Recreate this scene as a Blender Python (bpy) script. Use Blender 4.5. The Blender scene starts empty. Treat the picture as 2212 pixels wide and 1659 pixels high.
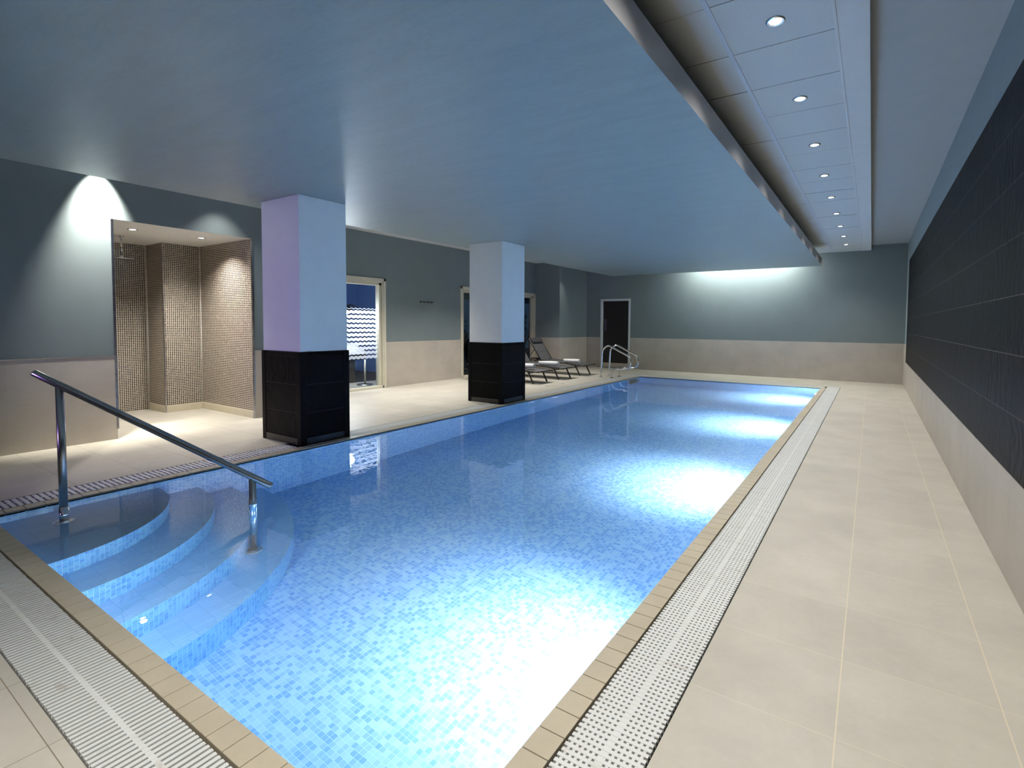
import bpy, bmesh, math, random
from mathutils import Vector, Matrix
random.seed(7)
sc = bpy.context.scene
COL = sc.collection

# ------------------------------------------------------------------ key dimensions (metres; camera stands at x=0, y=0)
XPR, XCO, XGR = -0.887, -0.787, -0.529          # right pool edge, coping back, grating back
XPL, XCL, XGL = -4.979, -5.084, -5.340          # left pool edge, coping back, grating back
YPN, YCN, YGN = 0.838, 0.744, 0.500             # near pool edge
YPF, YCF, YGF = 12.337, 12.437, 12.690          # far pool edge
XR = 0.640                                      # right wall
XS = -7.112                                     # shower wall face
XL = -8.380                                     # recessed left wall face
XB = -7.540                                     # far left corner pier face
YF = 14.218                                     # far wall face
YB = -3.0                                       # wall behind the camera
ZD = 0.931                                      # top of the tiled dado
ZRB, ZRT = 2.668, 2.830                         # ceiling raft
XRL, XRR, YRF = -6.136, -0.979, 13.02
ZT = 3.101                                      # tile ceiling
ZU = 3.217                                      # plaster ceiling along the right wall
WL = -0.020                                     # water level
ZP = -1.200                                     # pool floor

# ------------------------------------------------------------------ materials
def new_mat(name):
    m = bpy.data.materials.new(name); m.use_nodes = True
    nt = m.node_tree
    b = nt.nodes['Principled BSDF']
    return m, nt, b
def lin(c):
    return tuple(((v/255)/12.92 if v/255 <= 0.04045 else ((v/255+0.055)/1.055)**2.4) for v in c)
class NB:
    """tiny node-building helper"""
    def __init__(s, nt): s.nt = nt
    def n(s, t, **kw):
        nd = s.nt.nodes.new(t)
        for k, v in kw.items(): setattr(nd, k, v)
        return nd
    def _in(s, sock, v):
        if hasattr(v, 'is_output'): s.nt.links.new(v, sock)
        else: sock.default_value = v
    def math(s, op, a, b=None, c=None):
        nd = s.n('ShaderNodeMath', operation=op); s._in(nd.inputs[0], a)
        if b is not None: s._in(nd.inputs[1], b)
        if c is not None: s._in(nd.inputs[2], c)
        return nd.outputs[0]
    def uv(s):
        u = s.n('ShaderNodeUVMap'); u.uv_map = 'UVMap'
        sp = s.n('ShaderNodeSeparateXYZ'); s.nt.links.new(u.outputs[0], sp.inputs[0])
        return u.outputs[0], sp.outputs[0], sp.outputs[1]
    def comb(s, x, y, z=0.0):
        nd = s.n('ShaderNodeCombineXYZ'); s._in(nd.inputs[0], x); s._in(nd.inputs[1], y); s._in(nd.inputs[2], z)
        return nd.outputs[0]
    def noise(s, vec, scale, detail=3.0, rough=0.55, out=0):
        nd = s.n('ShaderNodeTexNoise'); nd.inputs['Scale'].default_value = scale
        nd.inputs['Detail'].default_value = detail; nd.inputs['Roughness'].default_value = rough
        s._in(nd.inputs['Vector'], vec); return nd.outputs[out]
    def ramp(s, fac, stops, interp='LINEAR'):
        nd = s.n('ShaderNodeValToRGB'); nd.color_ramp.interpolation = interp
        el = nd.color_ramp.elements
        while len(el) > 1: el.remove(el[-1])
        for i, (p, c) in enumerate(stops):
            e = el[0] if i == 0 else el.new(p)
            e.position = p; e.color = (c[0], c[1], c[2], 1) if len(c) == 3 else c
        s._in(nd.inputs[0], fac); return nd.outputs[0]
    def mix(s, fac, a, b, mode='MIX'):
        nd = s.n('ShaderNodeMix', data_type='RGBA', blend_type=mode)
        s._in(nd.inputs[0], fac)
        for sock, v in ((nd.inputs[6], a), (nd.inputs[7], b)):
            if hasattr(v, 'is_output'): s.nt.links.new(v, sock)
            else: sock.default_value = (v[0], v[1], v[2], 1)
        return nd.outputs[2]
    def grid(s, u, v, pu, pv, u0, v0, jw, jv=None):
        """1 inside a joint; also the cell indices"""
        jv = jw if jv is None else jv
        cu = s.math('DIVIDE', s.math('SUBTRACT', u, u0), pu); cv = s.math('DIVIDE', s.math('SUBTRACT', v, v0), pv)
        fu, fv = s.math('FRACT', cu), s.math('FRACT', cv)
        du = s.math('MULTIPLY', s.math('MINIMUM', fu, s.math('SUBTRACT', 1.0, fu)), pu)
        dv = s.math('MULTIPLY', s.math('MINIMUM', fv, s.math('SUBTRACT', 1.0, fv)), pv)
        ju = s.math('LESS_THAN', du, jw/2); jj = s.math('LESS_THAN', dv, jv/2)
        return s.math('MAXIMUM', ju, jj), s.math('FLOOR', cu), s.math('FLOOR', cv), fu, fv
    def bump(s, h, strength, dist, target):
        nd = s.n('ShaderNodeBump'); nd.inputs['Strength'].default_value = strength
        nd.inputs['Distance'].default_value = dist
        s._in(nd.inputs['Height'], h); s.nt.links.new(nd.outputs[0], target); return nd

def plain(name, col, rough=0.5, metal=0.0, spec=0.5, noise=0.0, nscale=6.0, bump=0.0):
    m, nt, b = new_mat(name); k = NB(nt)
    b.inputs['Roughness'].default_value = rough; b.inputs['Metallic'].default_value = metal
    b.inputs['Specular IOR Level'].default_value = spec
    tc = k.n('ShaderNodeTexCoord')
    f = k.noise(tc.outputs['Object'], nscale, 4.0)
    lo = tuple(c*(1-noise) for c in col); hi = tuple(min(1, c*(1+noise)) for c in col)
    nt.links.new(k.ramp(f, [(0.3, lo), (0.7, hi)]), b.inputs['Base Color'])
    if bump: k.bump(f, bump, 0.01, b.inputs['Normal'])
    return m

def tile_mat(name, col, joint, pu, pv, u0, v0, jw, rough=0.45, var=0.06, jv=None, stretch=(1.0, 1.0), bump=0.15, blotch=0.14):
    m, nt, b = new_mat(name); k = NB(nt)
    uvv, u, v = k.uv()
    j, iu, iv, fu, fv = k.grid(u, v, pu, pv, u0, v0, jw, jv)
    wn = k.n('ShaderNodeTexWhiteNoise', noise_dimensions='2D'); nt.links.new(k.comb(iu, iv), wn.inputs['Vector'])
    sv = k.comb(k.math('MULTIPLY', u, stretch[0]), k.math('MULTIPLY', v, stretch[1]))
    n1 = k.noise(sv, 2.2, 5.0, 0.62); n2 = k.noise(sv, 34.0, 3.0, 0.6)
    base = k.ramp(n1, [(0.25, tuple(c*(1-blotch) for c in col)), (0.55, col), (0.8, tuple(min(1, c*(1+blotch*0.7)) for c in col))])
    fine = k.math('MULTIPLY_ADD', n2, 0.10, 0.95)
    cellv = k.math('MULTIPLY_ADD', wn.outputs['Value'], var, 1.0-var/2)
    sc_ = k.math('MULTIPLY', fine, cellv)
    gr = k.n('ShaderNodeCombineXYZ')
    for i in range(3): nt.links.new(sc_, gr.inputs[i])
    colr = k.mix(1.0, base, gr.outputs[0], 'MULTIPLY')
    nt.links.new(k.mix(j, colr, joint), b.inputs['Base Color'])
    b.inputs['Roughness'].default_value = rough
    h = k.math('SUBTRACT', k.math('MULTIPLY', n2, 0.15), k.math('MULTIPLY', j, 1.0))
    k.bump(h, bump, 0.003, b.inputs['Normal'])
    return m

def mosaic_mat(name, pu, pv, jw, stops, joint, rough=0.2, jv=None, bump=0.3, u0=0.0, v0=0.0):
    m, nt, b = new_mat(name); k = NB(nt)
    uvv, u, v = k.uv()
    j, iu, iv, fu, fv = k.grid(u, v, pu, pv, u0, v0, jw, jv)
    wn = k.n('ShaderNodeTexWhiteNoise', noise_dimensions='2D'); nt.links.new(k.comb(iu, iv), wn.inputs['Vector'])
    base = k.ramp(wn.outputs['Value'], stops)
    nt.links.new(k.mix(j, base, joint), b.inputs['Base Color'])
    b.inputs['Roughness'].default_value = rough
    k.bump(k.math('SUBTRACT', 1.0, j), bump, 0.002, b.inputs['Normal'])
    return m

DECK = (0.540, 0.505, 0.428)
M = {}
M['deck_right'] = tile_mat('deck_tile_right', DECK, (0.68, 0.60, 0.44), 0.481, 0.459, -0.061, 1.84, 0.0045, 0.42, jv=0.0022)
M['deck_left'] = tile_mat('deck_tile_left', DECK, (0.20, 0.17, 0.14), 0.500, 0.4445, -5.830, 1.39, 0.003, 0.40)
M['deck_near'] = tile_mat('deck_tile_near', DECK, (0.26, 0.21, 0.15), 0.467, 0.459, -2.590, 0.003, 0.003, 0.42)
M['dado'] = tile_mat('dado_tile', (0.50, 0.455, 0.395), (0.52, 0.49, 0.44), 0.900, 0.461, 0.456, 0.0, 0.003, 0.42, 0.05)
M['dado_y'] = tile_mat('dado_tile_far', (0.50, 0.455, 0.395), (0.52, 0.49, 0.44), 0.600, 0.461, 0.02, 0.0, 0.003, 0.42, 0.05)
M['coping'] = tile_mat('coping_tile', (0.53, 0.465, 0.345), (0.10, 0.07, 0.04), 50.0, 50.0, 25.0, 25.0, 0.0, 0.40, 0.0)
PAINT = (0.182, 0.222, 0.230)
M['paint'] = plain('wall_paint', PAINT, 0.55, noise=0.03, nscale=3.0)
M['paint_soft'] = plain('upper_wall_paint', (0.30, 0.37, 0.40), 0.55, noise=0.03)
M['white'] = plain('white_plaster', (0.74, 0.72, 0.68), 0.6, noise=0.02)
M['column'] = plain('column_paint', (0.84, 0.85, 0.86), 0.5, noise=0.02)
M['ceil_tile'] = plain('ceiling_tile', (0.62, 0.64, 0.65), 0.75, noise=0.03, nscale=60)
M['ceil_trim'] = plain('ceiling_trim', (0.66, 0.68, 0.69), 0.65, noise=0.03)
M['tbar'] = plain('ceiling_grid_bar', (0.58, 0.62, 0.70), 0.45)
M['ceil_gap'] = plain('ceiling_gap', (0.03, 0.03, 0.035), 0.8)
M['cream'] = plain('cream_frame', (0.62, 0.585, 0.47), 0.45, noise=0.03)
M['doorframe'] = plain('door_frame_paint', (0.60, 0.63, 0.64), 0.4)
M['door'] = plain('black_door', (0.010, 0.008, 0.009), 0.35)
M['steel'] = plain('brushed_steel', (0.55, 0.53, 0.50), 0.28, 1.0, noise=0.05, nscale=40)
M['chrome'] = plain('chrome', (0.72, 0.72, 0.73), 0.10, 1.0)
M['chrome_trim'] = plain('chrome_edge_trim', (0.42, 0.42, 0.44), 0.22, 1.0, noise=0.25, nscale=14)
M['rail'] = plain('handrail_steel', (0.46, 0.45, 0.43), 0.24, 1.0, noise=0.06, nscale=30)
M['sling'] = plain('grey_mesh_sling', (0.075, 0.078, 0.080), 0.6, noise=0.1, nscale=200)
M['frame'] = plain('charcoal_frame', (0.018, 0.018, 0.020), 0.38)
M['cushion'] = plain('dark_headrest', (0.035, 0.036, 0.040), 0.7)
M['towel'] = plain('white_towel', (0.80, 0.79, 0.77), 0.9, noise=0.05, nscale=160, bump=0.4)
M['black'] = plain('matt_black', (0.012, 0.012, 0.014), 0.4)
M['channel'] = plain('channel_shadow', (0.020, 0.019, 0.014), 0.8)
M['room'] = plain('back_room_wall', (0.20, 0.33, 0.62), 0.7)
M['linen'] = plain('white_linen', (0.75, 0.76, 0.78), 0.8)
M['wood'] = plain('dark_wood', (0.03, 0.025, 0.022), 0.5, noise=0.3)
M['leaf'] = plain('night_leaf', (0.05, 0.085, 0.04), 0.6, noise=0.4, nscale=9)
M['stem'] = plain('plant_stem', (0.06, 0.045, 0.03), 0.7)
M['ground'] = plain('outside_paving', (0.10, 0.11, 0.12), 0.8, noise=0.2)
M['yellow'] = plain('yellow_plastic', (0.70, 0.50, 0.08), 0.5)
M['skirt'] = plain('cream_skirting_tile', (0.58, 0.53, 0.40), 0.4, noise=0.04)

# raft paint: flat blue-grey with faint roller streaks
m, nt, b = new_mat('raft_paint'); k = NB(nt); uvv, u, v = k.uv()
n1 = k.noise(k.comb(k.math('MULTIPLY', u, 0.9), k.math('MULTIPLY', v, 4.5)), 2.0, 6.0, 0.65)
n2 = k.noise(k.comb(k.math('MULTIPLY', u, 9.0), k.math('MULTIPLY', v, 26.0)), 2.0, 3.0, 0.6)
nn = k.math('MULTIPLY_ADD', n2, 0.35, k.math('MULTIPLY', n1, 0.65))
nt.links.new(k.ramp(nn, [(0.30, (0.205, 0.262, 0.272)), (0.52, (0.240, 0.298, 0.308)), (0.75, (0.272, 0.330, 0.340))]), b.inputs['Base Color'])
b.inputs['Roughness'].default_value = 0.42
k.bump(nn, 0.12, 0.01, b.inputs['Normal'])
M['raft'] = m
M['raft_side'] = plain('raft_edge_paint', (0.27, 0.27, 0.27), 0.4, noise=0.05)

# black slate tiles
def slate_mat(name, pu, pv, u0, v0, joint, jw, dk=1.0):
    m, nt, b = new_mat(name); k = NB(nt); uvv, u, v = k.uv()
    j, iu, iv, fu, fv = k.grid(u, v, pu, pv, u0, v0, jw*0.5, jw)
    jh, _a, _b, _c, _d = k.grid(u, v, 900.0, pv, 450.0, v0, 0.0, jw)
    wn = k.n('ShaderNodeTexWhiteNoise', noise_dimensions='2D'); nt.links.new(k.comb(iu, iv), wn.inputs['Vector'])
    off = k.comb(k.math('MULTIPLY_ADD', wn.outputs['Value'], 37.0, u), k.math('MULTIPLY_ADD', wn.outputs['Value'], 19.0, v))
    n1 = k.noise(off, 5.0, 6.0, 0.62); n2 = k.noise(off, 22.0, 4.0, 0.6)
    wv = k.n('ShaderNodeTexWave'); wv.inputs['Scale'].default_value = 2.4; wv.inputs['Distortion'].default_value = 16.0
    wv.inputs['Detail'].default_value = 4.0; nt.links.new(off, wv.inputs['Vector'])
    sel = k.math('GREATER_THAN', wn.outputs['Value'], 0.45)
    hh = k.math('ADD', k.math('MULTIPLY', k.math('MULTIPLY', wv.outputs['Fac'], sel), 0.22), k.math('MULTIPLY_ADD', n2, 0.35, n1))
    base = k.ramp(n1, [(0.3, (0.006*dk, 0.0066*dk, 0.008*dk)), (0.7, (0.012*dk, 0.013*dk, 0.016*dk))])
    nt.links.new(k.mix(k.math('MULTIPLY', jh, 0.85), base, joint), b.inputs['Base Color'])
    b.inputs['Roughness'].default_value = 0.5; b.inputs['Specular IOR Level'].default_value = 0.08
    k.bump(k.math('SUBTRACT', hh, k.math('MULTIPLY', j, 0.5)), 0.55, 0.012, b.inputs['Normal'])
    return m
M['slate'] = slate_mat('slate_wall_tile', 0.600, 0.310, 0.03, 0.561, (0.10, 0.10, 0.11), 0.005)
M['slate_col'] = slate_mat('slate_column_tile', 0.700, 0.305, 0.2, 0.045, (0.045, 0.045, 0.06), 0.005, 0.4)
M['slate_rim'] = plain('slate_edge', (0.004, 0.004, 0.005), 0.45, spec=0.08, noise=0.1)

# pool mosaics
BL = [(0.0, (0.165, 0.385, 0.80)), (0.27, (0.190, 0.425, 0.81)), (0.33, (0.230, 0.475, 0.84)), (0.60, (0.262, 0.512, 0.85)), (0.66, (0.305, 0.565, 0.86)), (1.0, (0.350, 0.615, 0.87))]
M['pool_floor'] = mosaic_mat('pool_floor_mosaic', 0.0305, 0.0305, 0.0028, BL, (0.40, 0.68, 0.91), 0.3)
M['pool_wall'] = mosaic_mat('pool_wall_mosaic', 0.0305, 0.0305, 0.0030, BL, (0.40, 0.70, 0.91), 0.3)
M['riser'] = mosaic_mat('step_riser_mosaic', 0.0275, 0.0360, 0.0030, [(0.0, (0.10, 0.29, 0.64)), (0.35, (0.14, 0.39, 0.70)), (1.0, (0.21, 0.50, 0.74))], (0.30, 0.62, 0.80), 0.3)
# ribbed tread tile
M['tread'] = mosaic_mat('step_tread_tile', 0.120, 0.0300, 0.0020, [(0.0, (0.26, 0.52, 0.83)), (1.0, (0.30, 0.57, 0.86))], (0.18, 0.38, 0.70), 0.4, jv=0.0022, bump=0.25)
M['nosing'] = mosaic_mat('step_nosing_tile', 0.055, 1.0, 0.0020, [(0.0, (0.26, 0.52, 0.80)), (1.0, (0.31, 0.58, 0.84))], (0.12, 0.34, 0.66), 0.3, v0=0.5)
# shower mosaic: dark glass chips, pale grout
M['mosaic'] = mosaic_mat('shower_mosaic', 0.0252, 0.0252, 0.0066,
    [(0.0, (0.010, 0.009, 0.010)), (0.45, (0.022, 0.018, 0.016)), (0.70, (0.055, 0.042, 0.032)), (0.86, (0.035, 0.045, 0.032)), (1.0, (0.13, 0.10, 0.075))], (0.60, 0.53, 0.44), 0.18)

# white grating plastic with grey-brown and green stains
m, nt, b = new_mat('grating_plastic'); k = NB(nt); uvv, u, v = k.uv()
w1 = k.noise(k.comb(k.math('MULTIPLY', u, 3.0), k.math('MULTIPLY', v, 9.0)), 2.0, 4.0, 0.6)
w2 = k.noise(uvv, 6.5, 4.0, 0.65)
c1 = k.mix(k.ramp(w2, [(0.60, (0, 0, 0)), (0.74, (0.55, 0.55, 0.55))]), (0.70, 0.71, 0.685), (0.50, 0.52, 0.42))
nt.links.new(k.mix(k.ramp(w1, [(0.62, (0, 0, 0)), (0.72, (0.6, 0.6, 0.6))]), c1, (0.44, 0.36, 0.29)), b.inputs['Base Color'])
b.inputs['Roughness'].default_value = 0.45
M['grate'] = m

# water: a real refracting surface with a faint ripple
m, nt, b = new_mat('pool_water'); k = NB(nt)
nt.nodes.remove(b)
g = k.n('ShaderNodeBsdfGlass'); g.inputs['IOR'].default_value = 1.333; g.inputs['Roughness'].default_value = 0.0
g.inputs['Color'].default_value = (0.985, 0.995, 1.0, 1)
tc = k.n('ShaderNodeTexCoord')
w = k.noise(tc.outputs['Object'], 5.5, 2.0, 0.5)
k.bump(w, 0.05, 0.02, g.inputs['Normal'])
nt.links.new(g.outputs[0], nt.nodes['Material Output'].inputs['Surface'])
M['water'] = m

# window panes: clear glass (straight-through plus Fresnel mirror), and the same with frosted waves
def pane_mat(name, frost=False):
    m, nt, b = new_mat(name); k = NB(nt); nt.nodes.remove(b)
    tr = k.n('ShaderNodeBsdfTransparent'); tr.inputs[0].default_value = (0.86, 0.92, 0.95, 1)
    gl = k.n('ShaderNodeBsdfGlossy'); gl.inputs['Roughness'].default_value = 0.02
    fr = k.n('ShaderNodeFresnel'); fr.inputs[0].default_value = 1.5
    mx = k.n('ShaderNodeMixShader'); nt.links.new(fr.outputs[0], mx.inputs[0])
    nt.links.new(tr.outputs[0], mx.inputs[1]); nt.links.new(gl.outputs[0], mx.inputs[2])
    out = mx.outputs[0]
    if frost:
        uvv, u, v = k.uv()
        tri = k.math('PINGPONG', u, 0.05)
        zz = k.math('ADD', v, k.math('MULTIPLY', tri, 0.42))
        band = k.math('LESS_THAN', k.math('FRACT', k.math('DIVIDE', zz, 0.089)), 0.66)
        rng = k.math('MULTIPLY', k.math('GREATER_THAN', zz, 0.61), k.math('LESS_THAN', zz, 1.615))
        mask = k.math('MULTIPLY', k.math('MULTIPLY', band, rng), 0.66)
        df = k.n('ShaderNodeBsdfDiffuse'); df.inputs[0].default_value = (0.62, 0.70, 0.80, 1)
        tl = k.n('ShaderNodeBsdfTranslucent'); tl.inputs[0].default_value = (0.80, 0.86, 0.95, 1)
        m2 = k.n('ShaderNodeMixShader'); m2.inputs[0].default_value = 0.6
        nt.links.new(df.outputs[0], m2.inputs[1]); nt.links.new(tl.outputs[0], m2.inputs[2])
        m3 = k.n('ShaderNodeMixShader'); nt.links.new(mask, m3.inputs[0])
        nt.links.new(out, m3.inputs[1]); nt.links.new(m2.outputs[0], m3.inputs[2]); out = m3.outputs[0]
    nt.links.new(out, nt.nodes['Material Output'].inputs['Surface'])
    return m
M['pane'] = pane_mat('clear_pane'); M['frosted'] = pane_mat('wave_frosted_pane', True)
def emit_mat(name, col, strength):
    m, nt, b = new_mat(name); k = NB(nt); nt.nodes.remove(b)
    e = k.n('ShaderNodeEmission'); e.inputs[0].default_value = (*col, 1); e.inputs[1].default_value = strength
    nt.links.new(e.outputs[0], nt.nodes['Material Output'].inputs['Surface']); return m
M['lens'] = emit_mat('lamp_lens', (1.0, 0.95, 0.86), 16.0)
M['bulb'] = emit_mat('arc_lamp_bulb', (0.92, 0.96, 1.0), 60.0)

# ------------------------------------------------------------------ mesh builder
class MB:
    def __init__(s): s.bm = bmesh.new()
    def quad(s, a, b_, c, d, mi=0):
        f = s.bm.faces.new([s.bm.verts.new(p) for p in (a, b_, c, d)]); f.material_index = mi; return f
    def poly(s, pts, mi=0):
        f = s.bm.faces.new([s.bm.verts.new(p) for p in pts]); f.material_index = mi; return f
    def box(s, x0, x1, y0, y1, z0, z1, mi=0, bev=0.0, seg=2):
        vs = [s.bm.verts.new((x, y, z)) for x in (x0, x1) for y in (y0, y1) for z in (z0, z1)]
        idx = [(0, 1, 3, 2), (4, 6, 7, 5), (0, 4, 5, 1), (2, 3, 7, 6), (0, 2, 6, 4), (1, 5, 7, 3)]
        fs = [s.bm.faces.new([vs[i] for i in q]) for q in idx]
        for f in fs: f.material_index = mi
        if bev:
            ed = {e for f in fs for e in f.edges}
            r = bmesh.ops.bevel(s.bm, geom=list(ed), offset=bev, segments=seg, profile=0.5, affect='EDGES')
            for f in r['faces']: f.material_index = mi
        return s
    def tube(s, pts, r, n=16, cap=True, mi=0, closed=False):
        pts = [Vector(p) for p in pts]; rr = r if isinstance(r, (list, tuple)) else [r]*len(pts)
        rings = []; up = None
        for i, p in enumerate(pts):
            if closed: t = (pts[(i+1) % len(pts)]-pts[i-1]).normalized()
            elif i == 0: t = (pts[1]-p).normalized()
            elif i == len(pts)-1: t = (p-pts[i-1]).normalized()
            else: t = ((pts[i+1]-p).normalized()+(p-pts[i-1]).normalized()).normalized()
            if up is None:
                up = Vector((0, 0, 1)) if abs(t.z) < 0.9 else Vector((1, 0, 0))
            a = t.cross(up).normalized(); up = a.cross(t).normalized()
            rings.append([s.bm.verts.new(p+a*rr[i]*math.cos(2*math.pi*j/n)+up*rr[i]*math.sin(2*math.pi*j/n)) for j in range(n)])
        m_ = len(rings)
        for i in range(m_ if closed else m_-1):
            A, B = rings[i], rings[(i+1) % m_]
            for j in range(n):
                f = s.bm.faces.new((A[j], A[(j+1) % n], B[(j+1) % n], B[j])); f.smooth = True; f.material_index = mi
        if cap and not closed:
            for R in (rings[0][::-1], rings[-1]):
                f = s.bm.faces.new(R); f.material_index = mi
        return s
    def lathe(s, prof, c=(0, 0, 0), n=32, mi=0):
        """profile of (radius, z) turned about z through c"""
        rings = [[s.bm.verts.new((c[0]+max(r, 1e-5)*math.cos(2*math.pi*j/n), c[1]+max(r, 1e-5)*math.sin(2*math.pi*j/n), c[2]+z)) for j in range(n)] for r, z in prof]
        for A, B in zip(rings, rings[1:]):
            for j in range(n):
                f = s.bm.faces.new((A[j], A[(j+1) % n], B[(j+1) % n], B[j])); f.material_index = mi; f.smooth = True
        return s
    def build(s, name, mats, parent=None, loc=(0, 0, 0), kind=None, uv='box', smooth=None, recalc=True):
        bm = s.bm
        if recalc: bmesh.ops.recalc_face_normals(bm, faces=bm.faces)
        bm.normal_update()
        if uv == 'box':
            L = bm.loops.layers.uv.get('UVMap') or bm.loops.layers.uv.new('UVMap')
            for f in bm.faces:
                n = f.normal; ax = max(range(3), key=lambda i: abs(n[i]))
                for l in f.loops:
                    c = l.vert.co
                    l[L].uv = (c.y+loc[1], c.z+loc[2]) if ax == 0 else ((c.x+loc[0], c.z+loc[2]) if ax == 1 else (c.x+loc[0], c.y+loc[1]))
        me = bpy.data.meshes.new(name); bm.to_mesh(me); bm.free()
        for m_ in (mats if isinstance(mats, (list, tuple)) else [mats]): me.materials.append(m_)
        if smooth:
            for p in me.polygons: p.use_smooth = True
        o = bpy.data.objects.new(name, me); COL.objects.link(o)
        o.location = loc
        if parent is not None: o.parent = parent; o.location = (0, 0, 0)
        if kind: o['kind'] = kind
        return o

def tag(o, label, cat, group=None, kind=None):
    o['label'] = label; o['category'] = cat
    if group: o['group'] = group
    if kind: o['kind'] = kind
    return o
def thing(name, label, cat, loc=(0, 0, 0), group=None, rz=0.0):
    o = bpy.data.objects.new(name, None); COL.objects.link(o); o.location = loc; o.rotation_euler = (0, 0, rz)
    o.empty_display_size = 0.1
    return tag(o, label, cat, group)
def dup(root, loc, label, group=None):
    r = root.copy(); COL.objects.link(r); r.location = loc; r['label'] = label
    if group: r['group'] = group
    for ch in list(root.children):
        c_ = ch.copy(); COL.objects.link(c_); c_.parent = r
        for g_ in ch.children:
            d_ = g_.copy(); COL.objects.link(d_); d_.parent = c_
    return r
def struct(name, mb, mats, label, cat, **kw):
    o = mb.build(name, mats, kind='structure', **kw); return tag(o, label, cat)
def arc(c, r, a0, a1, n, plane='xz'):
    out = []
    for i in range(n+1):
        a = math.radians(a0+(a1-a0)*i/n); out.append((c[0]+r*math.cos(a), c[1], c[2]+r*math.sin(a)))
    return out
def rounded(pts, r, seg=6):
    """polyline with filleted corners"""
    P = [Vector(p) for p in pts]; out = [P[0]]
    rs = r if isinstance(r, (list, tuple)) else [r]*len(P)
    for i in range(1, len(P)-1):
        a, b_, c = P[i-1], P[i], P[i+1]
        d1 = (a-b_); d2 = (c-b_); ang = d1.angle(d2)
        t = min(rs[i]/math.tan(ang/2), d1.length*0.49, d2.length*0.49)
        p0 = b_+d1.normalized()*t; p1 = b_+d2.normalized()*t
        for k_ in range(seg+1):
            s_ = k_/seg; out.append((1-s_)**2*p0+2*s_*(1-s_)*b_+s_*s_*p1)
    out.append(P[-1]); return out

# ------------------------------------------------------------------ floor (deck around the pool, with the drainage channel sunk in it)
f = MB()
f.box(XGR, XR+0.10, YB, YF, -0.30, 0.0, 0)                   # right deck
f.box(-9.6, XGR, YB, YGN, -0.30, 0.0, 2)                     # near deck
f.box(-9.6, XGL, YGN, YF, -0.30, 0.0, 1)                     # left deck
f.box(XGL, XGR, YGF, YF, -0.30, 0.0, 0)                      # far deck
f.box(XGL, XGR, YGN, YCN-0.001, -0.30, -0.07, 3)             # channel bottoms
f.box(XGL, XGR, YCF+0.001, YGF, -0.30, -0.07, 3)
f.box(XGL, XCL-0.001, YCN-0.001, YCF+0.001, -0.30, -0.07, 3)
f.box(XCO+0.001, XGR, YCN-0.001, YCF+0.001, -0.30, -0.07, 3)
floor = struct('floor', f, [M['deck_right'], M['deck_left'], M['deck_near'], M['channel']], 'beige porcelain tiled pool deck running round the pool', 'floor')

# ------------------------------------------------------------------ pool shell
p = MB()
p.quad((XPL, YPN, ZP), (XPR, YPN, ZP), (XPR, YPF, ZP), (XPL, YPF, ZP), 0)
for a, b_ in (((XPL, YPN), (XPR, YPN)), ((XPR, YPN), (XPR, YPF)), ((XPR, YPF), (XPL, YPF)), ((XPL, YPF), (XPL, YPN))):
    p.quad((*a, ZP), (*b_, ZP), (*b_, -0.012), (*a, -0.012), 1)
pool = struct('pool_basin', p, [M['pool_floor'], M['pool_wall']], 'sunken pool basin lined with small blue mosaic tiles', 'pool', recalc=False)
w = MB(); w.quad((XPL, YPN, WL), (XPR, YPN, WL), (XPR, YPF, WL), (XPL, YPF, WL))
water = struct('water', w, M['water'], 'still clear blue pool water level with the deck', 'water', recalc=False)

# coping: single row of small beige nosing tiles, one run for each side
def coping(name, label, runs):
    c = MB()
    for axis, a0, a1, b0, b1, start, pitch in runs:
        k0 = math.floor((a0-start)/pitch)
        t = start+k0*pitch
        while t < a1-0.004:
            u0, u1 = max(t+0.0016, a0), min(t+pitch-0.0016, a1)
            if u1-u0 > 0.006:
                if axis == 'y': c.box(b0, b1, u0, u1, -0.028, 0.0, 0, 0.0022, 2)
                else: c.box(u0, u1, b0, b1, -0.028, 0.0, 0, 0.0022, 2)
            t += pitch
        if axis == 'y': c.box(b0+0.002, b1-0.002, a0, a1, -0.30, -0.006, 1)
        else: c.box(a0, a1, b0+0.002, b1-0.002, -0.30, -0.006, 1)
    return struct(name, c, [M['coping'], M['channel']], label, 'coping')
coping('trim_1', 'beige coping tiles along the right pool edge beside the perforated white grating', [('y', YPN+0.001, YPF, XPR, XCO-0.002, 1.269, 0.0997)])
coping('trim_2', 'beige coping tiles along the near pool edge beside the slatted white grating', [('x', XCL, XCO, YCN+0.002, YPN, -3.723, 0.1037)])
coping('trim_3', 'beige coping tiles along the left pool edge under the columns', [('y', YPN+0.001, YPF, XCL+0.002, XPL, 1.02, 0.1037)])
coping('trim_4', 'beige coping tiles along the far pool edge', [('x', XCL, XCO, YPF, YCF-0.002, -3.723, 0.1037)])

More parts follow.
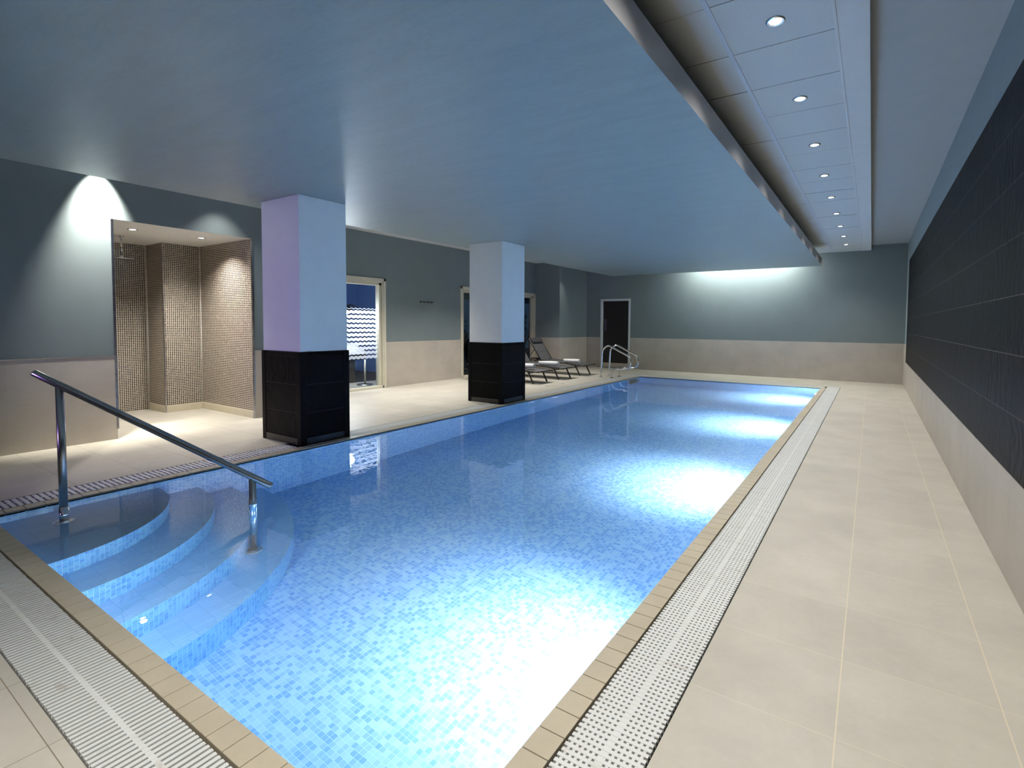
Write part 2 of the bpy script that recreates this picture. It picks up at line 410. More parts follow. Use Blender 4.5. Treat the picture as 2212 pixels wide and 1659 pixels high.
# ------------------------------------------------------------------ overflow gratings
def grating(name, label, axis, a0, a1, b0, b1, pitch, slat, holes):
    """slats cross the strip; 'a' runs along it"""
    root = thing(name, label, 'grating', ((b0+b1)/2, (a0+a1)/2, 0) if axis == 'y' else ((a0+a1)/2, (b0+b1)/2, 0))
    ox, oy = root.location.x, root.location.y
    g_ = MB()
    def bx(u0, u1, v0, v1, z0, z1):
        if axis == 'y': g_.box(v0-ox, v1-ox, u0-oy, u1-oy, z0, z1)
        else: g_.box(u0-ox, u1-ox, v0-oy, v1-oy, z0, z1)
    n = int((a1-a0)/pitch); v0, v1 = b0+0.007, b1-0.007; mid = (v0+v1)/2
    for i in range(n):
        u = a0+0.004+i*pitch
        dz = random.uniform(-0.0008, 0.0)
        bx(u, u+slat, v0+random.uniform(0, 0.002), v1-random.uniform(0, 0.002), -0.018, dz)
    rib = MB()
    g0 = g_; g_ = rib
    if holes:
        for i in range(n-1):
            u = a0+0.004+i*pitch+slat-0.0004
            tabs = [(-0.0135, 0.0135)]
            for h in range(5):
                ca, cb = 0.0225+0.019*h, 0.0325+0.019*h
                tabs += [(ca, cb), (-cb, -ca)]
            for lo, hi in tabs: bx(u, u+pitch-slat+0.0008, mid+lo, mid+hi, -0.016, -0.0012)
    else:
        bx(a0+0.004, a0+n*pitch, mid-0.008, mid+0.008, -0.020, -0.0012)
        for q in (0.02, 0.98): bx(a0+0.004, a0+n*pitch, v0+(v1-v0)*q-0.003, v0+(v1-v0)*q+0.003, -0.022, -0.010)
    rb = g_; g_ = g0
    loc = (ox, oy, 0)
    so = g_.build('slats', M['grate'], loc=loc); so.parent = root; so.location = (0, 0, 0)
    ro = rb.build('cross_ribs', M['grate'], loc=loc); ro.parent = root; ro.location = (0, 0, 0)
    return root
grating('overflow_grating', 'white slatted overflow grating with brown stains along the near pool edge', 'x', XGL+0.003, XGR-0.002, YGN, YCN, 0.0235, 0.0142, False)
grating('overflow_grating', 'white perforated overflow grating along the right side of the pool', 'y', YCN+0.004, YGF-0.004, XCO, XGR, 0.0230, 0.0140, True)
grating('overflow_grating', 'grey slatted overflow grating at the left pool edge before the nearer column', 'y', YCN+0.004, 3.125, XGL, XCL, 0.0370, 0.0225, False)
grating('overflow_grating', 'overflow grating at the left pool edge between the two columns', 'y', 3.765, 6.620, XGL, XCL, 0.0370, 0.0225, False)
grating('overflow_grating', 'overflow grating at the left pool edge between the farther column and ladder', 'y', 7.325, YGF-0.004, XGL, XCL, 0.0370, 0.0225, False)
grating('overflow_grating', 'overflow grating along the far pool edge in front of the far wall', 'x', XGL+0.26, XCO-0.004, YCF, YGF, 0.0300, 0.0190, False)

# ------------------------------------------------------------------ quarter-round steps in the near left corner
ST = [(-0.180, 1.035, 0.970), (-0.430, 1.345, 1.262), (-0.680, 1.635, 1.545), (-0.930, 1.915, 1.815)]
steps = thing('pool_steps', 'four quarter-round blue tiled steps in the near left corner of the pool', 'steps', (XPL, YPN, ZP))
for i, (zt, A, B) in enumerate(ST):
    zb = ST[i+1][0] if i < 3 else ZP
    N = 64; bm = bmesh.new(); UV = bm.loops.layers.uv.new('UVMap')
    def P_(th, k_, z): return (A*k_*math.cos(th)-0*A, B*k_*math.sin(th), z-ZP)
    ths = [math.pi/2*j/N for j in range(N+1)]
    # tread
    inner = 0.0
    kn = 1-0.030/A
    cen = bm.verts.new((0, 0, zt-ZP))
    ring = [bm.verts.new(P_(t, kn, zt)) for t in ths]; rim = [bm.verts.new(P_(t, 1.0, zt)) for t in ths]; low = [bm.verts.new(P_(t, 1.0, zb)) for t in ths]
    L_ = 0.0
    for j in range(N):
        fc = bm.faces.new((cen, ring[j], ring[j+1])); fc.material_index = 0
        for l in fc.loops: l[UV].uv = (l.vert.co.y, l.vert.co.x)
        seg = (rim[j].co-rim[j+1].co).length
        fc = bm.faces.new((ring[j], rim[j], rim[j+1], ring[j+1])); fc.material_index = 1
        for l, uvv in zip(fc.loops, ((L_, 0.1), (L_, 0.13), (L_+seg, 0.13), (L_+seg, 0.1))): l[UV].uv = uvv
        fc = bm.faces.new((rim[j], low[j], low[j+1], rim[j+1])); fc.material_index = 2
        for l, uvv in zip(fc.loops, ((L_, zt), (L_, zb), (L_+seg, zb), (L_+seg, zt))): l[UV].uv = uvv
        L_ += seg
    bmesh.ops.recalc_face_normals(bm, faces=bm.faces)
    me = bpy.data.meshes.new('step'); bm.to_mesh(me); bm.free()
    for q in ('tread', 'nosing', 'riser'): me.materials.append(M[q])
    o = bpy.data.objects.new('step', me); COL.objects.link(o); o.parent = steps

# ------------------------------------------------------------------ handrail over the steps
h = thing('pool_handrail', 'sloping brushed steel handrail standing on the pool steps', 'handrail', (-4.690, 1.145, -0.180))
hd = Vector((0.870, 0.832, 0)).normalized()
def hp_(d, z): return (hd.x*d, hd.y*d, z+0.180)
r_ = MB(); r_.tube([hp_(-0.150, 0.972), hp_(-0.143, 0.966), hp_(0.0, 0.8805), hp_(1.197, 0.184), hp_(1.328, 0.107), hp_(1.334, 0.103)], [0.019, 0.0245, 0.0245, 0.0245, 0.0245, 0.019], 24)
r_.build('rail', M['rail'], h)
for d, ztop, zb in ((0.0, 0.868, -0.180), (1.2038, 0.172, -0.930)):
    q = MB(); q.tube([hp_(d, zb), hp_(d, ztop)], 0.0235, 24); po = q.build('post', M['rail'], h)
    q = MB(); q.tube([hp_(d, zb+0.004), hp_(d, WL+0.055 if d < 1 else 0.02)], 0.0262, 24); q.build('sleeve', M['chrome'], po)
    q = MB(); c_ = hp_(d, zb)
    q.lathe([(0.0, 0.010), (0.045, 0.010), (0.056, 0.006), (0.060, 0.0), (0.0, 0.0)], c_, 32); q.build('base_flange', M['steel'], po)

# ------------------------------------------------------------------ walls
def wall(name, mb, label, mats=None, **kw): return struct(name, mb, mats or [M['paint']], label, 'wall', **kw)
# right wall: plaster, low tiled plinth, slate cladding
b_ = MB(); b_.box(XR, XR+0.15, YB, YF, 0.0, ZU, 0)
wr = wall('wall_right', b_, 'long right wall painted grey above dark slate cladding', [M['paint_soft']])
b_ = MB(); b_.box(XR-0.010, XR, YB, YF-0.008, 0.0, 0.561, 0); b_.box(XR-0.010, XR, 13.312, YF-0.008, 0.561, ZD, 0)
b_.build('tile_plinth', M['dado'], wr)
b_ = MB(); b_.box(XR-0.014, XR, YB, 13.312, 0.563, 2.727, 0)
b_.build('slate_cladding', M['slate'], wr)
# far wall with a door opening
DX0, DX1, DZ = -7.010, -6.120, 2.055
b_ = MB()
b_.box(-8.6, DX0, YF, YF+0.15, 0, ZU); b_.box(DX1, XR+0.15, YF, YF+0.15, 0, ZU); b_.box(DX0, DX1, YF, YF+0.15, DZ, ZU)
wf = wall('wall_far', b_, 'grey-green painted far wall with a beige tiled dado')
b_ = MB(); b_.box(XB, DX0-0.046, YF-0.008, YF, 0, ZD); b_.box(DX1+0.046, XR-0.010, YF-0.008, YF, 0, ZD)
b_.build('dado', M['dado_y'], wf)
# left wall, set back, with two window openings
W1 = (4.40, 7.048, 0.0, 2.217); W2 = (9.310, 12.560, 0.0, 2.217)
b_ = MB()
b_.box(XL-0.15, XL, 3.880, W1[0]+0.05, 0, ZT); b_.box(XL-0.15, XL, W1[1]-0.05, W2[0]+0.05, 0, ZT); b_.box(XL-0.15, XL, W2[1]-0.05, YF, 0, ZT)
b_.box(XL-0.15, XL, W1[0]+0.05, W1[1]-0.05, W1[3]-0.05, ZT); b_.box(XL-0.15, XL, W2[0]+0.05, W2[1]-0.05, W2[3]-0.05, ZT)
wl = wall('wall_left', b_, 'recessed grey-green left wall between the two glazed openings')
b_ = MB(); b_.box(XL, XL+0.008, 3.88, W1[0], 0, ZD); b_.box(XL, XL+0.008, W1[1], W2[0], 0, ZD); b_.build('dado', M['dado'], wl)
# pier in the far left corner
b_ = MB(); b_.box(XL, XB, 12.565, YF, 0, ZT)
wp = wall('wall_corner', b_, 'grey-green pier boxed out in the far left corner by the loungers')
b_ = MB(); b_.box(XL+0.008, XB+0.008, 12.557, YF-0.008, 0, ZD); b_.build('dado', M['dado'], wp)
# shower wall with the niche opening
NY0, NY1, NZ = 2.210, 3.728, 2.452
b_ = MB()
b_.box(XS-0.10, XS, YB, NY0, 0, ZT); b_.box(XS-0.10, XS, NY1, 3.880, 0, ZT); b_.box(XS-0.10, XS, NY0, NY1, NZ, ZT)
b_.box(XL-0.15, XS-0.10, NY1+0.05, 3.880, 0, ZT)
ws = wall('wall_shower', b_, 'grey painted wall around the tiled shower niche')
b_ = MB(); b_.box(XS, XS+0.010, YB, NY0-0.004, 0, ZD); b_.box(XS, XS+0.010, NY1+0.012, 3.889, 0, ZD); b_.build('dado', M['dado'], ws)
b_ = MB(); b_.box(XS, XS+0.013, YB, NY0-0.004, ZD, ZD+0.008); b_.box(XS, XS+0.013, NY1+0.012, 3.889, ZD, ZD+0.006); b_.build('dado_cap', M['chrome'], ws)
# wall behind the camera
b_ = MB(); b_.box(-9.6, XR+0.15, YB-0.15, YB, 0, ZU)
wall('wall_near', b_, 'plain painted wall behind the near deck')

# ------------------------------------------------------------------ shower niche
b_ = MB()
NB_X = -8.590; NS_X = -9.150; NS_Y = 3.245; NL_Y = 1.90
b_.quad((XS-0.10, NL_Y, 0), (NS_X, NL_Y, 0), (NS_X, NL_Y, NZ), (XS-0.10, NL_Y, NZ), 0)
b_.quad((NS_X, NL_Y, 0), (NS_X, NS_Y, 0), (NS_X, NS_Y, NZ), (NS_X, NL_Y, NZ), 0)
b_.quad((NS_X, NS_Y, 0), (NB_X, NS_Y, 0), (NB_X, NS_Y, NZ), (NS_X, NS_Y, NZ), 0)
b_.quad((NB_X, NS_Y, 0), (NB_X, NY1, 0), (NB_X, NY1, NZ), (NB_X, NS_Y, NZ), 0)
b_.quad((NB_X, NY1-0.001, 0), (XS, NY1-0.001, 0), (XS, NY1-0.001, NZ), (NB_X, NY1-0.001, NZ), 0)
b_.quad((XS-0.10, NY0, 0), (XS-0.10, NL_Y, 0), (XS-0.10, NL_Y, NZ), (XS-0.10, NY0, NZ), 0)
b_.quad((XS, NY0+0.001, 0), (XS-0.10, NY0+0.001, 0), (XS-0.10, NY0+0.001, NZ), (XS, NY0+0.001, NZ), 0)
wn_ = wall('wall_niche', b_, 'shower niche walls covered in small dark mosaic tiles with pale grout', [M['mosaic']], recalc=False)
b_ = MB()
b_.box(NB_X, XS-0.02, NY1-0.010, NY1-0.001, 0, 0.100, 0, 0.002); b_.box(NB_X+0.001, NB_X+0.010, NS_Y, NY1-0.010, 0, 0.100, 0, 0.002); b_.box(NS_X, NB_X+0.010, NS_Y-0.010, NS_Y-0.001, 0, 0.100, 0, 0.002)
b_.build('skirting', M['skirt'], wn_)
b_ = MB(); b_.box(NB_X-0.002, NB_X+0.014, NS_Y-0.014, NS_Y+0.002, 0, NZ-0.04, 0, 0.003); b_.build('corner_trim', M['chrome_trim'], wn_)
b_ = MB(); b_.box(XS-0.012, XS+0.014, NY1-0.012, NY1+0.012, 0, NZ, 0, 0.003); b_.build('edge_trim', M['chrome_trim'], wn_)
b_ = MB(); b_.box(XS-0.012, XS+0.012, NY0-0.010, NY0+0.014, 0.113, NZ, 0, 0.003); b_.build('edge_trim', M['chrome_trim'], wn_)
for x, y in ((NB_X+0.004, NY1-0.004), (NS_X+0.004, NS_Y-0.004)):
    b_ = MB(); b_.tube([(x, y, 0.1), (x, y, NZ)], 0.006, 8); b_.build('grout_bead', M['white'], wn_)
b_ = MB(); b_.box(NS_X-0.1, XS-0.100, NL_Y-0.1, NY1+0.05, NZ, NZ+0.10); b_.box(XS-0.100, XS-0.001, NY0+0.0005, NY1-0.0005, NZ-0.001, NZ-0.0005)
struct('ceiling_niche', b_, M['white'], 'white plastered ceiling of the shower niche', 'ceiling')
# shower head and grab bar
s_ = thing('rain_shower', 'chrome rain shower hanging from the niche ceiling on a slim arm', 'shower', (-8.40, 2.709, NZ))
q = MB(); q.lathe([(0.0, 0.0), (0.030, 0.0), (0.030, -0.008), (0.012, -0.014), (0.0, -0.014)], (0, 0, 0), 24); q.build('ceiling_rose', M['chrome'], s_)
q = MB(); q.tube([(0, 0, -0.010), (0, 0, -0.285)], 0.011, 16); q.lathe([(0.011, -0.262), (0.022, -0.272), (0.026, -0.290), (0.0, -0.292)], (0, 0, 0), 20); q.build('arm', M['chrome'], s_)
q = MB(); q.lathe([(0.0, -0.290), (0.145, -0.296), (0.152, -0.303), (0.148, -0.309), (0.0, -0.311)], (0, 0, 0), 40)
hdsc = q.build('spray_plate', M['chrome_trim'], s_); hdsc.rotation_euler = (math.radians(-2), 0, 0)
g_ = thing('shower_valve', 'short chrome push valve on the left jamb of the shower niche', 'shower valve', (XS-0.060, NY0+0.004, 1.05))
q = MB(); q.box(-0.020, 0.020, 0.0, 0.010, 0.0, 0.20, 0, 0.004); q.build('back_plate', M['steel'], g_)
q = MB(); q.tube([(0, 0.010, 0.10), (0, 0.026, 0.10)], 0.014, 16); q.build('push_button', M['chrome'], g_)

# ------------------------------------------------------------------ ceilings
c = MB()
c.box(-9.6, -6.0, YB, YF, ZT+0.012, ZT+0.10, 1)
c.box(-6.0, -1.45, YB, YF, ZT, ZT+0.10, 0)
c.box(-1.45, -0.070, YB, YF, ZT+0.012, ZT+0.10, 1)
YJ0 = 2.972
def ctile(x0, x1, y0, y1):
    d = random.uniform(0, 0.004)
    c.box(x0+0.002, x1-0.002, y0+0.004, y1-0.004+random.uniform(-0.0015, 0.0), ZT+d, ZT+0.02, 0)
y = YJ0-10*0.6
while y < YF-0.01:
    y1 = min(y+0.6, YF)
    if y1 > YB:
        ya = max(y, YB)
        ctile(-0.824, -0.228, ya, y1); ctile(-1.442, -0.846, ya, y1)
        for i in range(5): ctile(-8.98+i*0.6, -8.38+i*0.6, ya, y1)
    y += 0.6
ceil = struct('ceiling', c, [M['ceil_tile'], M['ceil_gap']], 'suspended grid ceiling of pale grey square tiles', 'ceiling')
b_ = MB(); b_.box(-0.850, -0.820, YB, YF, ZT-0.004, ZT+0.015, 0, 0.0015); b_.build('grid_bar', M['tbar'], ceil)
b_ = MB(); b_.box(-0.240, -0.062, YB, YF, ZT-0.002, ZU+0.02, 0, 0.0); b_.build('border_strip', M['ceil_trim'], ceil)
b_ = MB(); b_.box(-0.232, -0.222, YB, YF, ZT-0.007, ZT-0.001, 0, 0.0015); b_.build('edge_bead', M['ceil_trim'], ceil)
b_ = MB(); b_.box(-0.10, XR+0.15, YB, YF, ZU, ZU+0.10)
struct('ceiling_right', b_, plain('right_ceiling_paint', (0.42, 0.44, 0.45), 0.6, noise=0.02), 'strip of plain grey plaster ceiling along the right wall', 'ceiling')
# the floating raft over the pool
b_ = MB(); b_.box(XRL, XRR, 0.38, YRF, ZRB, ZRT, 0)
for f_ in b_.bm.faces:
    f_.normal_update()
    if abs(f_.normal.z) < 0.5: f_.material_index = 1
raft = struct('ceiling_raft', b_, [M['raft'], M['raft_side']], 'large blue-grey plaster ceiling raft hanging low over the pool', 'ceiling')
b_ = MB()
for x in (-5.2, -3.5, -1.9):
    for y in (0.5, 3.5, 6.5, 9.5, 12.2): b_.tube([(x, y, ZRT), (x, y, ZT)], 0.006, 8)
b_.build('hanger_rods', M['steel'], raft)

# ------------------------------------------------------------------ columns
def column(name, label, x0, x1, y0, y1, ztop, zj):
    ox, oy = (x0+x1)/2, (y0+y1)/2
    t = thing(name, label, 'column', (ox, oy, 0), 'square columns at the left pool edge')
    t['kind'] = 'thing'
    hx, hy = (x1-x0)/2, (y1-y0)/2; e = 0.012
    q = MB(); q.box(-hx+0.010, hx-0.010, -hy+0.010, hy-0.010, zj-0.02, ztop, 0, 0.004); q.build('painted_shaft', M['column'], t)
    q = MB(); q.box(-hx-0.002, hx+0.002, -hy-0.002, hy+0.002, 0.085, zj-0.055, 0); cl = q.build('slate_cladding', M['slate_col'], t, loc=(0, 0, 0))
    for sx in (-1, 1):
        for sy in (-1, 1):
            q = MB(); q.box(sx*(hx-0.030)-0.036, sx*(hx-0.030)+0.036, sy*(hy-0.030)-0.036, sy*(hy-0.030)+0.036, 0.0, zj-0.006, 0, 0.004); q.build('corner_post', M['slate_rim'], t)
    q = MB()
    for i in range(3): q.box(-hx-0.004+0.002*i, hx+0.004-0.002*i, -hy-0.004+0.002*i, hy+0.004-0.002*i, zj-0.055+i*0.018, zj-0.040+i*0.018, 0, 0.004)
    q.build('top_trim', M['slate_rim'], t)
    q = MB(); q.box(-hx-0.004, hx+0.004, -hy-0.004, hy+0.004, 0.0, 0.080, 0, 0.004); q.build('plinth', plain('gloss_plinth', (0.02, 0.02, 0.022), 0.16), t)
    return t
column('column', 'square white column with black slate base nearest the shower', -5.824, -5.085, 3.148, 3.740, ZRB, 1.012)
column('column', 'square white column with black slate base beside the sun loungers', -5.790, -5.078, 6.640, 7.300, ZRB, 1.012)

# ------------------------------------------------------------------ glazed openings in the left wall
def glazing(name, label, Y0, Y1, Z1, pane, mulls=()):
    t = bpy.data.objects.new(name, None); COL.objects.link(t); t.location = (XL, (Y0+Y1)/2, 0); t['kind'] = 'structure'; tag(t, label, 'window')
    oy = (Y0+Y1)/2; a, b2 = Y0-oy, Y1-oy
    q = MB()
    for (x0, x1, w0, w1) in ((-0.02, 0.022, 0.0, 0.055), (-0.10, 0.012, 0.045, 0.085), (-0.13, -0.02, 0.080, 0.140)):
        q.box(x0, x1, a+w0, a+w1, 0.0, Z1-w0, 0, 0.003); q.box(x0, x1, b2-w1, b2-w0, 0.0, Z1-w0, 0, 0.003)
        q.box(x0, x1, a+w0, b2-w0, Z1-w1, Z1-w0, 0, 0.003)
    q.box(-0.13, 0.012, a+0.02, b2-0.02, 0.0, 0.045, 0, 0.003)
    q.build('window_frame', M['cream'], t)
    for mu in mulls:
        q = MB(); q.box(-0.12, -0.03, mu-oy-0.03, mu-oy+0.03, 0.045, Z1-0.12, 0, 0.003); q.build('mullion', M['cream'], t)
    q = MB(); q.quad((-0.085, a+0.12, 0.045), (-0.085, b2-0.12, 0.045), (-0.085, b2-0.12, Z1-0.11), (-0.085, a+0.12, Z1-0.11))
    pn = q.build('pane', pane, t, loc=(XL, oy, 0)); pn.location = (0, 0, 0)
    return t
glazing('window_1', 'cream framed glazed opening with frosted wave bands behind the nearer column', *W1[:2], W1[3], M['frosted'])
glazing('window_2', 'cream framed dark glazed opening behind the farther column', *W2[:2], W2[3], M['pane'], (10.95,))
b_ = MB(); b_.box(0, 0.06, -0.13, 0.13, 0, 0.20, 0, 0.008)
o = b_.build('wall_box', M['cream'], loc=(XL, 4.66, 2.225)); tag(o, 'small cream box fixed to the wall above the frosted glazing', 'wall box')

# ------------------------------------------------------------------ door in the far wall
d_ = bpy.data.objects.new('door_1', None); COL.objects.link(d_); d_.location = ((DX0+DX1)/2, YF, 0); d_['kind'] = 'structure'
tag(d_, 'black door in a pale frame in the far wall behind the pool ladder', 'door')
hw = (DX1-DX0)/2
q = MB()
for s0 in (-1, 1): q.box(min(s0*hw, s0*(hw+0.045)), max(s0*hw, s0*(hw+0.045)), -0.018, 0.01, 0, DZ+0.045, 0, 0.003)
q.box(-hw, hw, -0.018, 0.01, DZ, DZ+0.045, 0, 0.003)
for s0 in (-1, 1): q.box(min(s0*hw, s0*(hw-0.018)), max(s0*hw, s0*(hw-0.018)), 0.0, 0.13, 0, DZ, 0, 0.002)
q.box(-hw, hw, 0.0, 0.13, DZ-0.018, DZ, 0, 0.002)
q.build('door_frame', M['doorframe'], d_)
q = MB(); q.box(-hw+0.02, hw-0.02, 0.055, 0.10, 0.008, DZ-0.022, 0, 0.002); leaf = q.build('door_leaf', M['door'], d_)
q = MB(); q.box(-hw+0.024, hw-0.024, 0.052, 0.056, 0.010, 0.150, 0, 0.001); q.build('kick_plate', M['steel'], leaf)
q = MB(); q.box(-hw+0.065, -hw+0.130, 0.051, 0.056, 1.13, 1.49, 0, 0.001); q.build('push_plate', plain('grey_push_plate', (0.10, 0.095, 0.14), 0.4, 0.6), leaf)

# ------------------------------------------------------------------ coat hooks on the left wall
for y_, lab in ((8.012, 'small black double coat hook at the window end of the row of four'), (8.112, 'second small black coat hook of the four, counted from the frosted window'),
                (8.222, 'third small black coat hook of the four, counted from the frosted window'), (8.335, 'small black double coat hook at the farther column end of the row of four')):
    t = thing('coat_hook', lab, 'hook', (XL, y_, 1.794), 'coat hooks on the left wall')
    q = MB(); q.lathe([(0.0, 0.006), (0.016, 0.006), (0.019, 0.0), (0.0, 0.0)], (0, 0, 0), 20); pl = q.build('back_plate', M['black'], t); pl.rotation_euler = (0, math.pi/2, 0)
    q = MB(); q.tube([(0.004, 0, 0), (0.026, 0.004, -0.002), (0.044, 0.022, 0.006), (0.046, 0.036, 0.012)], 0.0065, 10); q.tube([(0.004, 0, 0), (0.030, 0, -0.016), (0.044, 0, -0.004)], 0.0060, 10); q.build('prongs', M['black'], t)

# ------------------------------------------------------------------ sun loungers
def lounger(loc, label):
    t = thing('sun_lounger', label, 'sun lounger', loc, 'sun loungers by the left wall')
    # local axes: x towards the pool (foot), y across; deck rises slightly towards the head
    W_ = 0.300; xf, xh = 0.110, -1.195
    zd = lambda x: 0.278+(0.110-x)*0.062
    q = MB()
    for s0 in (-1, 1):
        q.tube([(xf+0.045, s0*W_, zd(xf)-0.012), (xf-0.02, s0*W_, zd(xf)-0.012), (-0.5, s0*W_, zd(-0.5)-0.012), (xh, s0*W_, zd(xh)-0.012), (-1.90, s0*W_, 0.350)], 0.0165, 12)
    q.tube([(xf, -W_, zd(xf)-0.012), (xf, W_, zd(xf)-0.012)], 0.014, 12)
    q.tube([(-1.88, -W_, 0.350), (-1.88, W_, 0.350)], 0.014, 12)
    q.tube(rounded([(-0.20, -W_+0.02, zd(-0.2)-0.03), (-0.17, -W_+0.16, zd(-0.2)-0.075), (-0.17, W_-0.16, zd(-0.2)-0.075), (-0.20, W_-0.02, zd(-0.2)-0.03)], 0.08), 0.011, 10)
    q.build('frame', M['frame'], t)
    q = MB()
    n = 14
    for i in range(n):
        a, b2 = xf-0.012+(xh-xf+0.012)*i/n, xf-0.012+(xh-xf+0.012)*(i+1)/n
        for jx in range(6):
            ya, yb = -W_+0.012+(2*W_-0.024)*jx/6, -W_+0.012+(2*W_-0.024)*(jx+1)/6
            sg = lambda x, yv: zd(x)-0.006-0.010*(1-(yv/W_)**2)
            q.quad((a, ya, sg(a, ya)), (b2, ya, sg(b2, ya)), (b2, yb, sg(b2, yb)), (a, yb, sg(a, yb)))
    bmesh.ops.remove_doubles(q.bm, verts=q.bm.verts, dist=1e-5)
    so = q.build('seat_sling', M['sling'], t, smooth=True); md = so.modifiers.new('thick', 'SOLIDIFY'); md.thickness = 0.005
    # raised back
    B0 = Vector((xh, 0, zd(xh)-0.005)); B1 = Vector((-1.585, 0, 0.912)); bd = (B1-B0)
    q = MB()
    for s0 in (-1, 1): q.tube([B0+Vector((0, s0*(W_-0.02), 0)), B1+Vector((0, s0*(W_-0.02), 0)), B1+bd*0.03+Vector((-0.03, s0*(W_-0.02), 0))], 0.0145, 12)
    q.tube([B1+Vector((0, -W_+0.02, 0)), B1+Vector((0, W_-0.02, 0))], 0.013, 12)
    bf = q.build('backrest', M['frame'], t)
    q = MB()
    for i in range(10):
        a, b2 = B0+bd*(i/10), B0+bd*((i+1)/10)
        q.quad(a+Vector((0.004, -W_+0.03, 0)), b2+Vector((0.004, -W_+0.03, 0)), b2+Vector((0.004, W_-0.03, 0)), a+Vector((0.004, W_-0.03, 0)))
    bs = q.build('back_sling', M['sling'], bf); md = bs.modifiers.new('thick', 'SOLIDIFY'); md.thickness = 0.005
    q = MB(); q.box(-0.030, 0.030, -W_+0.055, W_-0.055, -0.085, 0.085, 0, 0.026, 4); hr = q.build('headrest', M['cushion'], t, smooth=True)
    hr.location = B1-bd*0.08+Vector((0.030, 0, 0.008)); hr.rotation_euler = (0, -math.atan2(-bd.x, bd.z), 0)
    for s0 in (-1, 1):
        q = MB(); q.tube([B0+bd*0.55+Vector((0, s0*(W_-0.05), 0)), (-1.66, s0*(W_-0.05), 0.345)], 0.009, 8); q.build('prop_stay', M['frame'], t)
    # curved legs
    for xs, lean in ((-0.225, 1), (-1.62, -1)):
        for s0 in (-1, 1):
            q = MB(); yy = s0*0.283
            top = zd(xs)-0.018 if lean > 0 else 0.340
            pts = rounded([(xs-0.06*lean, yy, top), (xs+0.09*lean, yy, top-0.010), (xs+0.225*lean, yy, 0.014)], 0.10, 8)
            q.tube(pts, 0.0185, 14); lg = q.build('leg', M['frame'], t)
            q = MB(); q.tube([(xs+0.219*lean, yy, 0.024), (xs+0.227*lean, yy, 0.0)], 0.021, 14); q.build('foot_cap', M['black'], lg)
    return t
LG = [((-6.262, 9.605, 0), 'grey sling sun lounger nearest the farther column, its back hidden by it'),
      ((-6.262, 10.690, 0), 'grey sling sun lounger in the middle of the three'),
      ((-6.292, 11.797, 0), 'grey sling sun lounger farthest from the column, its raised back and headrest in view')]
l0 = lounger(*LG[0])
for lc, lb in LG[1:]: dup(l0, lc, lb)
# rolled towels
def towel(x0, x1, y0, z0, rz, label):
    Ln = x1-x0; t = thing('rolled_towel', label, 'towel', ((x0+x1)/2, y0, z0), 'rolled towels on the loungers', rz)
    q = MB(); R = 0.064; sp = []
    for i in range(150):
        a = i*0.20; r = R*(1-0.86*i/150)*(1+0.03*math.sin(3*a)); sp.append((r*math.cos(a+2.2), r*math.sin(a+2.2)))
    nx = 10; rows = []
    for j in range(nx+1):
        x = -Ln/2+Ln*j/nx; sq = 1.0-0.10*(abs(2*j/nx-1))**6
        rows.append([q.bm.verts.new((x, a*sq*1.06, R*0.96+b2*sq*0.94+0.003*math.sin(9*x+a*40))) for a, b2 in sp])
    for A, B in zip(rows, rows[1:]):
        for i in range(len(sp)-1):
            fc = q.bm.faces.new((A[i], A[i+1], B[i+1], B[i])); fc.smooth = True
    for A in (rows[0], rows[-1]):
        cx_ = q.bm.verts.new((A[0].co.x*0.985, 0, R*0.96))
        for i in range(len(sp)-1):
            if i < 32: q.bm.faces.new((A[i], A[i+1], cx_))
    o = q.build('roll', M['towel'], t); md = o.modifiers.new('thick', 'SOLIDIFY'); md.thickness = 0.004
    q = MB(); q.tube([(-Ln/2*0.985, -R*0.75, R*0.55), (0, -R*0.78, R*0.52), (Ln/2*0.985, -R*0.75, R*0.55)], 0.006, 8); q.build('hem', M['towel'], t)
    return t
towel(-6.92, -6.42, 9.60, 0.308, 0.10, 'rolled white towel on the lounger nearest the farther column')
towel(-6.888, -6.358, 10.56, 0.306, 0.08, 'rolled white towel on the middle lounger')
towel(-6.803, -6.356, 11.62, 0.305, 0.10, 'rolled white towel on the lounger farthest from the column')
for x, y_, lab in ((-5.791, 9.173, 'small round socket in the deck nearer the farther column'), (-5.781, 9.787, 'small round socket in the deck nearer the pool ladder')):
    q = MB(); q.lathe([(0.0, 0.003), (0.030, 0.003), (0.036, 0.0), (0.0, 0.0)], (0, 0, 0), 24); o = q.build('floor_socket', M['steel'], loc=(x, y_, 0.0)); tag(o, lab, 'floor socket', 'deck sockets')

# ------------------------------------------------------------------ pool ladder
ld = thing('pool_ladder', 'pair of looped chrome grab rails at the far left end of the pool', 'pool ladder', (-5.690, 11.75, 0))
prof = [(-5.690, 0.0), (-5.662, 0.600), (-5.630, 0.700), (-5.560, 0.768), (-5.487, 0.795), (-5.394, 0.764), (-5.180, 0.662), (-4.975, 0.567), (-4.915, 0.500), (-4.893, 0.400), (-4.905, 0.320), (-4.960, 0.258), (-5.060, 0.232), (-5.150, 0.230), (-5.243, 0.232), (-5.330, 0.200), (-5.380, 0.125), (-5.398, 0.0)]
def smooth_path(pp, n=4):
    out = []
    for i in range(len(pp)-1):
        p0 = pp[max(i-1, 0)]; p1 = pp[i]; p2 = pp[i+1]; p3 = pp[min(i+2, len(pp)-1)]
        for k_ in range(n):
            s0 = k_/n
            out.append(tuple(0.5*((2*p1[j])+(-p0[j]+p2[j])*s0+(2*p0[j]-5*p1[j]+4*p2[j]-p3[j])*s0**2+(-p0[j]+3*p1[j]-3*p2[j]+p3[j])*s0**3) for j in range(2)))
    out.append(pp[-1]); return out
sp = smooth_path(prof)
